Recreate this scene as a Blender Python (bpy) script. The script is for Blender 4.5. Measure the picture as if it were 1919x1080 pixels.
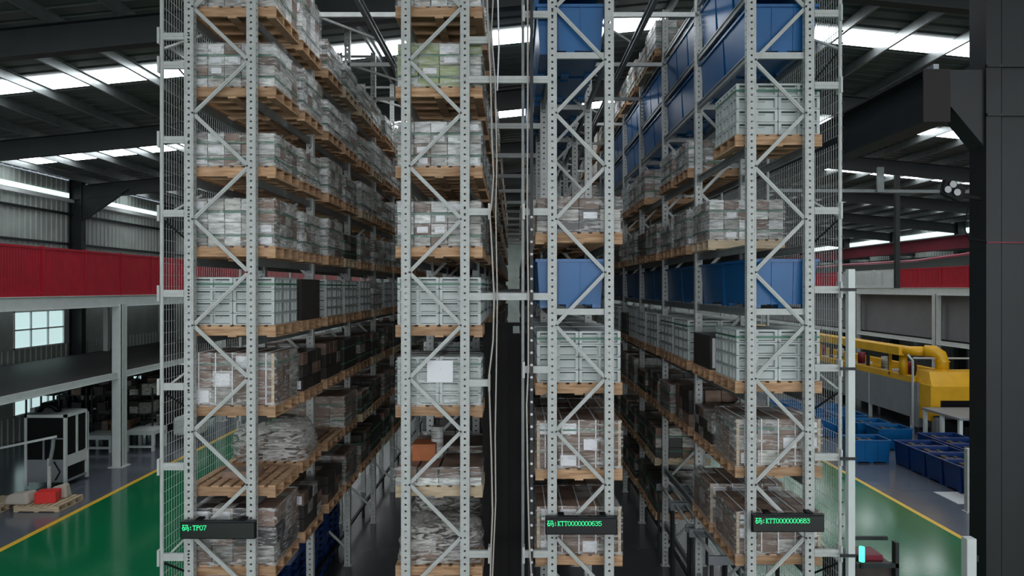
import bpy, math, random
from mathutils import Vector, Matrix
random.seed(7)
for o in list(bpy.data.objects): bpy.data.objects.remove(o)
sc = bpy.context.scene
COL = sc.collection
H = 6.0            # camera height over the hall floor
F = 1332.6         # focal length in pixels of the 1919 frame
D0 = 9.73          # distance of the front frames of the racks
BAY = 2.79
PI = math.pi

# ------------------------------------------------------------------ camera
cd = bpy.data.cameras.new('camera'); cam = bpy.data.objects.new('camera', cd); COL.objects.link(cam)
cam.location = (0, 0, H); cam.rotation_euler = (PI/2, 0, 0)
cd.sensor_width = 36; cd.lens = 36*F/1919; cd.shift_x = -5.5/1919; cd.clip_end = 300
sc.camera = cam
# ------------------------------------------------------------------ world, exposure
SKY_EMIT = 10.5
w = bpy.data.worlds.new('world'); sc.world = w; w.use_nodes = True
w.node_tree.nodes['Background'].inputs[0].default_value = (.75, .85, 1, 1)
w.node_tree.nodes['Background'].inputs[1].default_value = .6
sc.view_settings.view_transform = 'Standard'; sc.view_settings.look = 'None'
sc.view_settings.exposure = -0.3; sc.view_settings.gamma = 1; sc.view_settings.use_curve_mapping = False

# ------------------------------------------------------------------ materials
def s2l(c): return tuple((x/255/12.92 if x/255 <= .04045 else ((x/255+.055)/1.055)**2.4) for x in c)
MATS = {}
def mat(name, rgb, rough=.5, metal=0, var=0.0, scale=6, rnd=0.0, bump=0, stretch=None, emit=0, spec=.5, rgb2=None, thr=None):
    if name in MATS: return MATS[name]
    m = bpy.data.materials.new(name); m.use_nodes = True; nt = m.node_tree; N = nt.nodes; L = nt.links
    b = N['Principled BSDF']; c = s2l(rgb)
    b.inputs['Roughness'].default_value = rough; b.inputs['Metallic'].default_value = metal
    b.inputs['Specular IOR Level'].default_value = spec
    b.inputs['Base Color'].default_value = (*c, 1)
    if emit:
        b.inputs['Emission Color'].default_value = (*c, 1); b.inputs['Emission Strength'].default_value = emit
    out = None
    if var or rgb2 or bump:
        tc = N.new('ShaderNodeTexCoord'); mp = N.new('ShaderNodeMapping'); L.new(tc.outputs['Object'], mp.inputs[0])
        if stretch: mp.inputs['Scale'].default_value = stretch
        oi = N.new('ShaderNodeObjectInfo'); vm = N.new('ShaderNodeVectorMath'); vm.operation = 'MULTIPLY_ADD'
        L.new(mp.outputs[0], vm.inputs[0]); vm.inputs[1].default_value = (1, 1, 1)
        cx = N.new('ShaderNodeCombineXYZ'); ml = N.new('ShaderNodeMath'); ml.operation = 'MULTIPLY'; ml.inputs[1].default_value = 37
        L.new(oi.outputs['Random'], ml.inputs[0]); L.new(ml.outputs[0], cx.inputs[0]); L.new(ml.outputs[0], cx.inputs[2]); L.new(cx.outputs[0], vm.inputs[2])
        nz = N.new('ShaderNodeTexNoise'); nz.inputs['Scale'].default_value = scale; nz.inputs['Detail'].default_value = 4
        L.new(vm.outputs[0], nz.inputs['Vector'])
        if bump:
            bp = N.new('ShaderNodeBump'); bp.inputs['Strength'].default_value = bump; bp.inputs['Distance'].default_value = .02
            L.new(nz.outputs['Fac'], bp.inputs['Height']); L.new(bp.outputs[0], b.inputs['Normal'])
        rp = N.new('ShaderNodeValToRGB'); L.new(nz.outputs['Fac'], rp.inputs[0])
        c2 = s2l(rgb2) if rgb2 else tuple(x*(1-var) for x in c)
        lo, hi = thr if thr else (.35, .65)
        rp.color_ramp.elements[0].position = lo; rp.color_ramp.elements[0].color = (*c2, 1)
        rp.color_ramp.elements[1].position = hi; rp.color_ramp.elements[1].color = (*c, 1)
        out = rp.outputs[0]; L.new(out, b.inputs['Base Color'])
    if rnd:
        oi = N.new('ShaderNodeObjectInfo'); mr = N.new('ShaderNodeMapRange'); L.new(oi.outputs['Random'], mr.inputs[0])
        mr.inputs['To Min'].default_value = 1-rnd; mr.inputs['To Max'].default_value = 1+rnd*.6
        hs = N.new('ShaderNodeHueSaturation'); L.new(mr.outputs[0], hs.inputs['Value'])
        if out: L.new(out, hs.inputs['Color'])
        else: hs.inputs['Color'].default_value = (*c, 1)
        L.new(hs.outputs[0], b.inputs['Base Color'])
    MATS[name] = m; return m

steel   = mat('painted_steel', (184, 188, 185), .45, .0, .12, 9)
steelb  = mat('beam_steel', (135, 142, 142), .42, .35, .2, 7)
darkst  = mat('dark_steel', (40, 44, 46), .5, .3, .3, 3)
wood    = mat('pallet_wood', (198, 163, 128), .75, 0, .35, 4, .25, stretch=(.7, 6, 6), rgb2=(156, 118, 86))
woodp   = mat('pale_wood', (205, 185, 155), .75, 0, .35, 4, .1, stretch=(.7, 6, 6))
crate   = mat('crate_plastic', (188, 196, 194), .45, 0, .12, 3, .08)
crate_d = mat('crate_slot_shade', (46, 58, 56), .7)  # dark colour painted for the shaded inside of the crate slots
blue    = mat('blue_plastic', (0, 90, 148), .35, 0, .15, 2, .08)
blued   = mat('blue_plastic_deep', (6, 50, 110), .4, 0, .2, 2, .1)
green_s = mat('green_strap', (58, 110, 88), .4)
cartonb = mat('brown_carton', (142, 116, 100), .6, 0, .35, 3, .3, rgb2=(106, 86, 76), stretch=(1, 1, 3))
cartong = mat('grey_carton', (186, 184, 178), .45, 0, .4, 5, .45, rgb2=(112, 108, 102), thr=(.36, .6), stretch=(1, 1, 5))
cartonw = mat('white_carton', (226, 228, 226), .4, 0, .3, 5, .25, rgb2=(150, 152, 146), thr=(.38, .58), stretch=(1, 1, 5))
cartony = mat('green_carton', (178, 188, 140), .5, 0, .3, 4, .3, rgb2=(128, 142, 92), thr=(.38, .6), stretch=(1, 1, 5))
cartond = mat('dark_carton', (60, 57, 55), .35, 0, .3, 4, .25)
paper   = mat('paper', (225, 226, 230), .6)
redp    = mat('red_paint', (178, 16, 44), .45, 0, .15, 3)
redd    = mat('dark_red_paint', (120, 22, 44), .5, 0, .2, 3)
white   = mat('white_paint', (205, 212, 210), .5, 0, .08, 4)
yellow  = mat('yellow_paint', (226, 172, 20), .4, 0, .15, 2)
greym   = mat('grey_machine', (128, 134, 138), .45, 0, .12, 2)
wallm   = mat('wall_sheet', (160, 170, 164), .6, .0, .2, 1.2)
wallg   = mat('grey_sheet', (126, 126, 130), .6, 0, .1, 1)
roofm   = mat('roof_sheet', (84, 92, 88), .55, .1, .25, 1.0)
rafterm = mat('rafter_paint', (30, 36, 37), .5, .1, .3, 2)
purlm   = mat('purlin_zinc', (150, 156, 156), .38, .7, .2, 3)
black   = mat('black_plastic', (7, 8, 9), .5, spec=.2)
gapdark  = mat('gap_darkness', (13, 12, 13), .9)  # near-black colour standing for the shade deep in the middle gap
colm    = mat('column_paint', (27, 31, 34), .45, .1, .25, 1.5)
cable   = mat('pale_hose', (178, 172, 164), .45)
greenem = mat('green_led', (50, 240, 150), .5, emit=1.6)
redbox  = mat('red_box', (215, 40, 36), .45)
lens_m  = mat('lamp_lens', (190, 192, 192), .15, .6)
clutter = mat('dark_clutter', (64, 54, 50), .6, 0, .4, 6, .4)
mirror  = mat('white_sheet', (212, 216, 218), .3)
skyl    = mat('skylight', (244, 248, 252), .5, emit=SKY_EMIT)
winm    = mat('window_glow', (200, 228, 228), .4, emit=1.1)
eavem   = mat('eave_light', (222, 240, 236), .5, emit=1.5)

def floor_mat(name, rgb, rough):
    m = mat(name, rgb, rough, 0, .10, .6, spec=.5)
    return m
floor_grey  = floor_mat('epoxy_grey', (92, 98, 108), .16)
floor_green = floor_mat('epoxy_green', (10, 112, 70), .13)
floor_dark  = floor_mat('aisle_concrete', (70, 72, 76), .25)
line_y      = mat('line_yellow', (228, 184, 48), .4)

def film_mat(name, lo, hi, dens, tint):
    m = bpy.data.materials.new(name); m.use_nodes = True; nt = m.node_tree; N = nt.nodes; L = nt.links
    N.remove(N['Principled BSDF']); o = N['Material Output']
    tr = N.new('ShaderNodeBsdfTransparent'); pr = N.new('ShaderNodeBsdfPrincipled')
    pr.inputs['Base Color'].default_value = (*s2l(tint), 1); pr.inputs['Roughness'].default_value = .18
    mx = N.new('ShaderNodeMixShader')
    tc = N.new('ShaderNodeTexCoord'); mp = N.new('ShaderNodeMapping'); mp.inputs['Scale'].default_value = (3, 3, 15); mp.inputs['Rotation'].default_value = (.16, .12, .1)
    L.new(tc.outputs['Object'], mp.inputs[0])
    nz = N.new('ShaderNodeTexNoise'); nz.inputs['Scale'].default_value = 1.6; nz.inputs['Detail'].default_value = 6; nz.inputs['Distortion'].default_value = 1.2
    L.new(mp.outputs[0], nz.inputs['Vector'])
    mr = N.new('ShaderNodeMapRange'); mr.inputs['From Min'].default_value = lo; mr.inputs['From Max'].default_value = hi
    mr.inputs['To Min'].default_value = dens*.12; mr.inputs['To Max'].default_value = dens  # denser whitish streaks paint the glints on the wrinkled film
    L.new(nz.outputs['Fac'], mr.inputs[0]); L.new(mr.outputs[0], mx.inputs[0])
    bp = N.new('ShaderNodeBump'); bp.inputs['Strength'].default_value = .9; bp.inputs['Distance'].default_value = .03
    L.new(nz.outputs['Fac'], bp.inputs['Height']); L.new(bp.outputs[0], pr.inputs['Normal'])
    L.new(tr.outputs[0], mx.inputs[1]); L.new(pr.outputs[0], mx.inputs[2]); L.new(mx.outputs[0], o.inputs[0])
    return m
film = film_mat('stretch_film', .48, .66, .5, (235, 237, 236))
filmd = film_mat('crumpled_film', .42, .58, .8, (200, 198, 194))

# ------------------------------------------------------------------ mesh helpers
class MB:
    def __init__(s): s.v = []; s.f = []
    def box(s, x0, x1, y0, y1, z0, z1):
        n = len(s.v)
        s.v += [(x0,y0,z0),(x1,y0,z0),(x1,y1,z0),(x0,y1,z0),(x0,y0,z1),(x1,y0,z1),(x1,y1,z1),(x0,y1,z1)]
        s.f += [tuple(n+i for i in q) for q in ((0,3,2,1),(4,5,6,7),(0,1,5,4),(1,2,6,5),(2,3,7,6),(3,0,4,7))]
        return s
    def hexa(s, pts):
        n = len(s.v); s.v += [tuple(p) for p in pts]
        s.f += [tuple(n+i for i in q) for q in ((0,3,2,1),(4,5,6,7),(0,1,5,4),(1,2,6,5),(2,3,7,6),(3,0,4,7))]
        return s
    def bar(s, a, b, w_, h_=None, up=(0, 1, 0)):
        h_ = h_ or w_; a = Vector(a); b = Vector(b); d = (b-a).normalized(); up = Vector(up)
        if abs(d.dot(up)) > .98: up = Vector((1, 0, 0))
        r = d.cross(up).normalized()*w_/2; u = r.cross(d).normalized()*h_/2
        P = []
        for c in (a, b): P += [c-r-u, c+r-u, c+r+u, c-r+u]
        return s.hexa([P[0],P[1],P[2],P[3],P[4],P[5],P[6],P[7]])
    def tube(s, pts, rad, n=8, closed=True):
        pts = [Vector(p) for p in pts]; base = len(s.v); ups = None
        rr = rad if isinstance(rad, (list, tuple)) else [rad]*len(pts)
        for i, p in enumerate(pts):
            d = (pts[min(i+1, len(pts)-1)]-pts[max(i-1, 0)]).normalized()
            if ups is None:
                ups = Vector((0, 0, 1)) if abs(d.z) < .9 else Vector((0, 1, 0))
            r = d.cross(ups).normalized(); u = r.cross(d).normalized(); ups = u
            for k in range(n):
                a = 2*PI*k/n; q = p+r*math.cos(a)*rr[i]+u*math.sin(a)*rr[i]; s.v.append(tuple(q))
        for i in range(len(pts)-1):
            for k in range(n):
                a = base+i*n+k; b = base+i*n+(k+1)%n; s.f.append((a, b, b+n, a+n))
        if closed:
            s.f.append(tuple(base+k for k in range(n))[::-1]); e = base+(len(pts)-1)*n; s.f.append(tuple(e+k for k in range(n)))
        return s
    def quad(s, *p):
        n = len(s.v); s.v += [tuple(q) for q in p]; s.f.append(tuple(range(n, n+len(p)))); return s
    def mesh(s, name, m):
        me = bpy.data.meshes.new(name); me.from_pydata(s.v, [], s.f); me.update()
        if m: me.materials.append(m)
        return me
def link(name, me, parent=None, loc=(0, 0, 0), rz=0):
    o = bpy.data.objects.new(name, me); COL.objects.link(o); o.location = loc
    if rz: o.rotation_euler = (0, 0, rz)
    if parent: o.parent = parent
    return o
def put(name, mb, m, parent=None, loc=(0, 0, 0), rz=0): return link(name, mb.mesh(name, m), parent, loc, rz)
def tag(o, label, cat, group=None):
    o['label'] = label; o['category'] = cat
    if group: o['group'] = group
    return o
def thing(name, label, cat, loc=(0, 0, 0), group=None, rz=0):
    o = bpy.data.objects.new(name, None); COL.objects.link(o); o.location = loc; o.rotation_euler = (0, 0, rz)
    o.empty_display_size = .2
    return tag(o, label, cat, group)
def structure(o): o['kind'] = 'structure'; return o
def stuff(o): o['kind'] = 'stuff'; return o
def smooth(o):
    for p in o.data.polygons: p.use_smooth = True
    return o
def bevel(o, w_, seg=2):
    b = o.modifiers.new('bevel', 'BEVEL'); b.width = w_; b.segments = seg; b.limit_method = 'ANGLE'; return o
def tree_copy(o, parent=None, loc=None):
    c = o.copy(); COL.objects.link(c)
    if parent: c.parent = parent
    if loc is not None: c.location = loc
    for ch in KIDS.get(o.name, ()): tree_copy(ch, c)
    return c
KIDS = {}

# ------------------------------------------------------------------ the building
YB, YE = -22.0, 74.0
XL, XR = -19.4, 30.0
RX, RZ, SL = 4.25, H+7.07, .10
def roofz(x): return RZ-SL*abs(x-RX)
FR = [14.6+8.2*k for k in range(-4, 8)]                  # frames
SKY = [18.7+8.2*k for k in range(-4, 7)]                 # skylight bands
flo = structure(put('floor', MB().box(XL-.3, XR+.3, YB, YE, -.3, 0), floor_grey))
put('green_lane', MB().box(-11.74, -4.95, YB+1, YE-1, 0, .006), floor_green, flo)
put('green_lane', MB().box(4.6, 10.7, YB+1, YE-1, 0, .006), floor_green, flo)
put('aisle_slab', MB().box(-4.95, 4.6, YB+1, YE-1, 0, .004), floor_dark, flo)
put('floor_line', MB().box(-11.84, -11.68, YB+1, YE-1, .001, .009), line_y, flo)
put('floor_line', MB().box(10.64, 10.78, YB+1, YE-1, .001, .009), line_y, flo)
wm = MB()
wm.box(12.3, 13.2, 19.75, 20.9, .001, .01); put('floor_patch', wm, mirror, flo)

def corr_roof(x0, x1):
    mb = MB(); y = YB; n = 0; pitch = .5
    prof = []
    while y < YE:
        prof += [(y, 0), (y+.34, 0), (y+.39, .05), (y+.45, .05)]; y += pitch
    for (a, za), (b, zb) in zip(prof, prof[1:]):
        mb.quad((x0, a, roofz(x0)+za), (x1, a, roofz(x1)+za), (x1, b, roofz(x1)+zb), (x0, b, roofz(x0)+zb))
    return mb
ceil = structure(put('ceiling', corr_roof(XL, RX), roofm))
put('roof_sheet', corr_roof(RX, XR), roofm, ceil)
# top skin closes the roof
for k, y in enumerate(SKY):
    for (x0, x1) in ((XL+.4, RX-.5), (RX+.5, XR-.4)):
        m = MB(); zt = -.03
        m.quad((x0, y-.5, roofz(x0)+zt), (x0, y+.5, roofz(x0)+zt), (x1, y+.5, roofz(x1)+zt), (x1, y-.5, roofz(x1)+zt))
        put('skylight_panel', m, skyl, ceil)
x = XL+1.0; PX = []
while x < XR-.4: PX.append(x); x += 1.48
for x in PX:
    z = roofz(x)-.04
    m = MB(); m.box(x-.035, x-.027, YB, YE, z-.24, z); m.box(x-.035, x+.035, YB, YE, z-.248, z-.24); m.box(x-.035, x+.035, YB, YE, z-.008, z)
    put('purlin', m, purlm, ceil)
for y in FR:
    for (x0, x1) in ((XL, RX), (RX, XR)):
        m = MB()
        def sl(dz0, dz1, hw):
            m.hexa([(x0,y-hw,roofz(x0)+dz0),(x1,y-hw,roofz(x1)+dz0),(x1,y+hw,roofz(x1)+dz0),(x0,y+hw,roofz(x0)+dz0),
                    (x0,y-hw,roofz(x0)+dz1),(x1,y-hw,roofz(x1)+dz1),(x1,y+hw,roofz(x1)+dz1),(x0,y+hw,roofz(x0)+dz1)])
        sl(-.9, -.88, .13); sl(-.88, -.31, .006); sl(-.31, -.29, .13)
        put('rafter', m, rafterm, ceil)
    # fly braces between rafter and purlins
    for x in PX[1::3]:
        m = MB(); z = roofz(x)
        m.bar((x, y+.02, z-.85), (x, y+.75, z-.25), .035); put('fly_brace', m, purlm, ceil)
# walls
def corr_wall(xw, z0, z1, sgn):
    mb = MB(); y = YB; prof = []
    while y < YE:
        prof += [(y, 0), (y+.2, 0), (y+.23, .035), (y+.29, .035)]; y += .32
    for (a, za), (b, zb) in zip(prof, prof[1:]):
        mb.quad((xw+sgn*za, a, z0), (xw+sgn*za, a, z1), (xw+sgn*zb, b, z1), (xw+sgn*zb, b, z0))
    return mb
WZ = [(1.0, 2.6), (3.6, 5.1)]                            # two window bands on the left wall
wl = structure(put('wall_left', corr_wall(XL, 5.1, roofz(XL)-.05, 1), wallm))
put('wall_sheet', corr_wall(XL, 0, 1.0, 1), wallm, wl); put('wall_sheet', corr_wall(XL, 2.6, 3.6, 1), wallm, wl)
# solid stretches between the windows of each band
wn = 0
for (z0, z1) in WZ:
    for y in FR:
        for (a, b) in ((y+.5, y+3.6), (y+4.6, y+7.7)):
            if b > YE: continue
            if z0 > 3 and y > 30:
                put('wall_sheet', MB().box(XL-.05, XL+.0, a, b, z0, z1), wallm, wl); continue
            wn += 1
            wf = MB()
            wf.box(XL-.02, XL+.1, a, b, z0, z0+.06).box(XL-.02, XL+.1, a, b, z1-.06, z1).box(XL-.02, XL+.1, a, a+.06, z0, z1).box(XL-.02, XL+.1, b-.06, b, z0, z1)
            wf.box(XL, XL+.08, a, b, (z0+z1)/2-.03, (z0+z1)/2+.03)
            for q in (1, 2): yy = a+(b-a)*q/3; wf.box(XL, XL+.08, yy-.02, yy+.02, z0, z1)
            wo = structure(put('window_%d' % wn, wf, white))
            for q in range(3):
                ya = a+(b-a)*q/3+.05; yb = a+(b-a)*(q+1)/3-.05
                put('pane', MB().box(XL+.02, XL+.03, ya, yb, z0+.05, z1-.05), winm, wo)
        for (a, b) in ((y-.5, y+.5), (y+3.6, y+4.6)):
            put('wall_pier', MB().box(XL-.05, XL+.06, a, b, z0, z1), wallm, wl)
for y in FR:
    put('wall_column', MB().box(XL+.05, XL+.6, y-.012, y+.012, 0, roofz(XL)).box(XL+.05, XL+.09, y-.16, y+.16, 0, roofz(XL)).box(XL+.57, XL+.6, y-.16, y+.16, 0, roofz(XL)), rafterm, wl)
    put('haunch', MB().hexa([(XL+.5,y-.1,roofz(XL)-1.7),(XL+.7,y-.1,roofz(XL)-1.7),(XL+.7,y+.1,roofz(XL)-1.7),(XL+.5,y+.1,roofz(XL)-1.7),(XL+.5,y-.1,roofz(XL)-.2),(XL+2.6,y-.1,roofz(XL)-.4),(XL+2.6,y+.1,roofz(XL)-.4),(XL+.5,y+.1,roofz(XL)-.2)]), rafterm, wl)
for z in (6.5, 7.9, 9.2):
    put('girt', MB().box(XL+.04, XL+.14, YB, YE, z-.05, z+.05), rafterm, wl)
put('eave_light_strip', MB().box(XL+.05, XL+.07, YB, YE, roofz(XL)-.8, roofz(XL)-.6), eavem, wl)
put('gutter', MB().box(XL+.08, XL+.2, YB, YE, roofz(XL)-1.0, roofz(XL)-.86), white, wl)
wr = structure(put('wall_right', corr_wall(XR, 0, roofz(XR)-.05, -1), wallm))
for y in FR:
    put('wall_column', MB().box(XR-.6, XR-.05, y-.2, y+.2, 0, roofz(XR)), rafterm, wr)
for z in (6.9, 8.2):
    put('girt', MB().box(XR-.14, XR-.04, YB, YE, z-.05, z+.05), rafterm, wr)
put('eave_light_strip', MB().box(XR-.07, XR-.05, YB, YE, roofz(XR)-.85, roofz(XR)-.5), eavem, wr)
structure(put('wall_back', MB().box(XL, XR, YE, YE+.1, 0, RZ+.1), wallm))
wf = structure(put('wall_front', MB().box(XL, XR, YB-.1, YB, 0, 3.0).box(XL, XR, YB-.1, YB, 9.0, RZ+.1), wallm))
for k in range(8):
    xa = XL+1+k*6.1
    put('front_light_pane', MB().box(xa, xa+5.4, YB-.06, YB-.04, 3.1, 8.9), mat('front_glow', (240, 242, 246), .5, emit=9.0), wf)  # added glowing panes behind the camera to light the rack fronts
put('pane_bar', MB().box(XL, XR, YB-.1, YB, 5.9, 6.1), wallm, wf)

# ------------------------------------------------------------------ racks
PW, PD = .125, .10
def post_mesh(hgt):
    mb = MB(); pitch = .0905; hw, hh = .014, .013
    def face(P, wd):                                    # P(u, v) -> point; u across, v up
        mb.quad(P(-wd/2, 0), P(-hw, 0), P(-hw, hgt), P(-wd/2, hgt)); mb.quad(P(hw, 0), P(wd/2, 0), P(wd/2, hgt), P(hw, hgt))
        v = 0; z = pitch/2
        while z < hgt:
            mb.quad(P(-hw, v), P(hw, v), P(hw, z-hh), P(-hw, z-hh)); v = z+hh; z += pitch
        mb.quad(P(-hw, v), P(hw, v), P(hw, hgt), P(-hw, hgt))
    face(lambda u, v: (u, 0, v), PW)
    face(lambda u, v: (PW/2, PD/2+u, v), PD)
    face(lambda u, v: (-PW/2, PD/2-u, v), PD)
    # return lips at the back, open channel
    mb.quad((PW/2, PD, 0), (PW/2-.035, PD, 0), (PW/2-.035, PD, hgt), (PW/2, PD, hgt))
    mb.quad((-PW/2+.035, PD, 0), (-PW/2, PD, 0), (-PW/2, PD, hgt), (-PW/2+.035, PD, hgt))
    # raised stiffening fold along the face
    for sx in (-1, 1): mb.box(sx*.042-.004, sx*.042+.004, -.004, 0, 0, hgt)
    mb.box(-PW/2-.03, PW/2+.03, -.03, PD+.03, 0, .012)
    me = mb.mesh('post', steel)
    return me
POST_H = 12.0
POST = post_mesh(POST_H)
PFAR = MB().box(-PW/2, PW/2, 0, PD, 0, POST_H).mesh('post_plain', steel)
def beam_mesh(L_):
    mb = MB(); mb.box(-.02, .02, 0, L_, -.11, 0).box(-.032, -.02, 0, L_, -.025, 0).box(-.032, -.02, 0, L_, -.11, -.085)
    mb.box(-.04, .03, -.005, .03, -.16, .03).box(-.04, .03, L_-.03, L_+.005, -.16, .03)
    return mb.mesh('shelf_beam', steelb)
BEAM = beam_mesh(BAY-PD)
BOLT = MB().tube([(0, 0, 0), (0, -.018, 0)], .013, 6).mesh('bolt', darkst)
def zrow(ys, D=9.9): return [(540-y)*D/F for y in ys]
Z12 = zrow([35, 185, 334, 484, 632, 782, 932, 1081])
Z3 = [4.10, 3.25] + zrow([458]) + [-.28] + zrow([740, 900, 1061])
Z4 = [5.05, 4.10, 3.25] + zrow([275]) + [.60] + [-.28] + zrow([737, 895, 1060]) + [-5.05]
RACKS = [
    dict(name='left outer rack', xl=-4.464, xr=-3.613, zs=Z12, px=-4.536, v0=-1, desc='leftmost tall grey steel pallet rack with perforated posts and wire mesh side', ph=1),
    dict(name='left inner rack', xl=-1.496, xr=-.686, zs=Z12, px=-1.66, v0=-1, desc='second tall grey pallet rack from left, without a display board', ph=0),
    dict(name='right inner rack', xl=.511, xr=1.292, zs=Z3, px=.285, v0=1, desc='third tall grey pallet rack from left, with a display board', ph=1),
    dict(name='right outer rack', xl=3.24, xr=4.036, zs=Z4, px=3.06, v0=1, desc='rightmost tall grey pallet rack holding long rows of blue bins', ph=0),
]
NB = 14            # bays built
NEAR = 6
ZL0 = H+(540-12)/137.0
for ri, R in enumerate(RACKS):
    rk = thing('pallet_rack', R['desc'], 'rack', ((R['xl']+R['xr'])/2, D0, 0)); R['obj'] = rk
    cx = (R['xl']+R['xr'])/2; xl = R['xl']-cx; xr = R['xr']-cx
    far = MB()
    # vertex heights of the zigzag: left posts at 12+200k px, right posts 100 px lower (or mirrored)
    pts = []
    k = -1
    zt = H+(540+88)/137.0
    z = zt; side = R['ph']
    step = .7275
    zz = []
    # value at y=12 px for the 'ph' side
    z = H+(540-12)/137.0
    s_ = 1 if R['ph'] else -1          # which side has a node at y=12: ph 1 -> left
    zz = [(z+step*n, (-1 if (n % 2 == 0) == bool(R['ph']) else 1)) for n in range(-18, 4)]
    zz = [q for q in zz if .15 < q[0] < POST_H-.05]
    for k in range(NB+1):
        y = BAY*k
        if k <= NEAR:
            link('post', POST, rk, (xl, y, 0)); link('post', POST, rk, (xr, y, 0))
            for (za, sa), (zb, sb) in zip(zz, zz[1:]):
                xa = (xl+PW/2-.02) if sa < 0 else (xr-PW/2+.02); xb = (xl+PW/2-.02) if sb < 0 else (xr-PW/2+.02)
                b = MB().bar((xa, y+.05, za), (xb, y+.05, zb), .05, .03)
                if k < 2:
                    b.bar((xa-.0, y+.032, za), (xb, y+.032, zb), .012, .012)
                put('diagonal_brace', b, steel, rk)
            if k == 0:
                for (za, sa) in zz:
                    xa = (xl+PW/2-.01) if sa < 0 else (xr-PW/2+.01)
                    link('bolt', BOLT, rk, (xa, y, za))
            # horizontal strut at floor and top
            put('top_strut', MB().box(xl, xr, y+.03, y+.07, POST_H-.12, POST_H-.06), steel, rk)
        else:
            far.box(xl-PW/2, xl+PW/2, y, y+PD, 0, POST_H).box(xr-PW/2, xr+PW/2, y, y+PD, 0, POST_H)
            for (za, sa), (zb, sb) in zip(zz, zz[1:]):
                xa = xl if sa < 0 else xr; xb = xl if sb < 0 else xr
                far.bar((xa, y+.05, za), (xb, y+.05, zb), .05, .03)
    for k in range(NB):
        for z in R['zs']:
            for sx, xx in ((-1, xl), (1, xr)):
                if k < NEAR:
                    o = link('shelf_beam', BEAM, rk, (xx+sx*(-.0), BAY*k+PD, H+z))
                    if sx > 0: o.rotation_euler = (0, 0, 0)
                else: far.box(xx-.02, xx+.02, BAY*k+PD, BAY*(k+1), H+z-.11, H+z)
    stuff(put('far_framework', far, steelb, rk))
    R['cx'] = cx
# cross bars under bins, front and back of every bay (right racks)
for ri in (2, 3):
    R = RACKS[ri]; xl = R['xl']-R['cx']; xr = R['xr']-R['cx']
    for z in R['zs']:
        if abs(z-3.25) < .01 or abs(z-4.1) < .01 or abs(z+.28) < .01 :
            for k in range(0, NEAR+1):
                put('bin_crossbar', MB().box(xl+PW/2-.01, xr-PW/2+.01, BAY*k+.055, BAY*k+.10, H+z-.09, H+z-.005), steel, R['obj'])

# arms and ties between the racks, cage arms
def yz(y): return H+(540-y)/137.0
def arm(R, x0, x1, y, k=0, h=.095, plate=None):
    o = put('tie_arm', MB().box(x0-R['cx'], x1-R['cx'], BAY*k+.0-.01, BAY*k+.04, y-h/2, y+h/2).box(x0-R['cx'], x1-R['cx'], BAY*k-.018, BAY*k-.01, y-.008, y+.008), steel, R['obj'])
    if plate is not None:
        put('arm_plate', MB().box(plate-R['cx']-.015, plate-R['cx']+.015, BAY*k-.05, BAY*k+.09, y-.11, y+.11), steel, R['obj'])
    return o
XR2 = RACKS[1]['xr']+PW/2; XL3 = RACKS[2]['xl']-PW/2
for k in range(NB):
    for y in (149, 556): arm(RACKS[1], XR2, XL3, yz(y), k)
for y in (75, 397, 718, 1039):
    arm(RACKS[1], XR2, -.35, yz(y), 0, plate=-.35)
for y in (27, 397, 693, 1039):
    arm(RACKS[2], .12, XL3, yz(y), 0, plate=.12)
for k in range(5):
    for y in (68, 122, 262, 400, 550, 725, 875, 1045):
        arm(RACKS[0], -4.84, RACKS[0]['xl']-PW/2, yz(y), k, plate=-4.86 if k < 2 else None)
    for y in (25, 160, 395, 543, 690, 857, 1037):
        arm(RACKS[3], RACKS[3]['xr']+PW/2, 4.47, yz(y), k, plate=4.45 if k < 2 else None)
for R, xx, yl in ((RACKS[0], RACKS[0]['xl'], (68, 122, 262, 400, 550, 725, 875, 1045)), (RACKS[3], RACKS[3]['xr'], (25, 160, 395, 543, 690, 857, 1037)),
                  (RACKS[1], RACKS[1]['xr'], (75, 149, 397, 556, 718, 1039)), (RACKS[2], RACKS[2]['xl'], (27, 149, 397, 556, 693, 1039))):
    for y in yl:
        for dz in (-.045, .045): link('bolt', BOLT, R['obj'], (xx-R['cx'], 0, yz(y)+dz))

# wire mesh cages along the outer sides
def mesh_panel(X, y0, y1, z0, z1):
    mb = MB(); y = y0
    t = .0024
    while y <= y1: mb.box(X-t, X+t, y-t, y+t, z0, z1); y += .075
    z = z0
    while z <= z1: mb.box(X-t, X+t, y0, y1, z-t, z+t); z += .16
    return mb
for X, lab in ((-4.83, 'white steel wire mesh fence along the outer side of the leftmost rack'), (4.45, 'grey steel wire mesh fence along the outer side of the rightmost rack')):
    c = thing('wire_mesh_fence', lab, 'fence', (X, D0, 0))
    for k in range(6):
        rad = .027
        put('fence_post', MB().tube([(0, BAY*k, 0), (0, BAY*k, 11.25)], rad, 8), steel, c)
        if X > 0 and k == 0:
            for q in range(70): link('bolt', BOLT, c, (.022, -.01, .6+q*.165))
    for k in range(5):
        for (z0, z1) in ((.15, 4.0), (4.1, 8.0), (8.1, 11.2)):
            stuff(put('mesh_panel', mesh_panel(0, BAY*k+.05, BAY*(k+1)-.05, z0, z1), steel, c))
    sg = 1 if X < 0 else -1
    for y in (90, 405, 730, 1050):
        for dd in (.9,):
            put('fence_strut', MB().bar((sg*.02, .02, yz(y)), (sg*.33, .5, yz(y)+.35), .028), steel, c)
            put('fence_strut', MB().bar((sg*.02, .02, yz(y)-.05), (sg*.3, .6, yz(y)-.5), .02), darkst, c)
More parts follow.
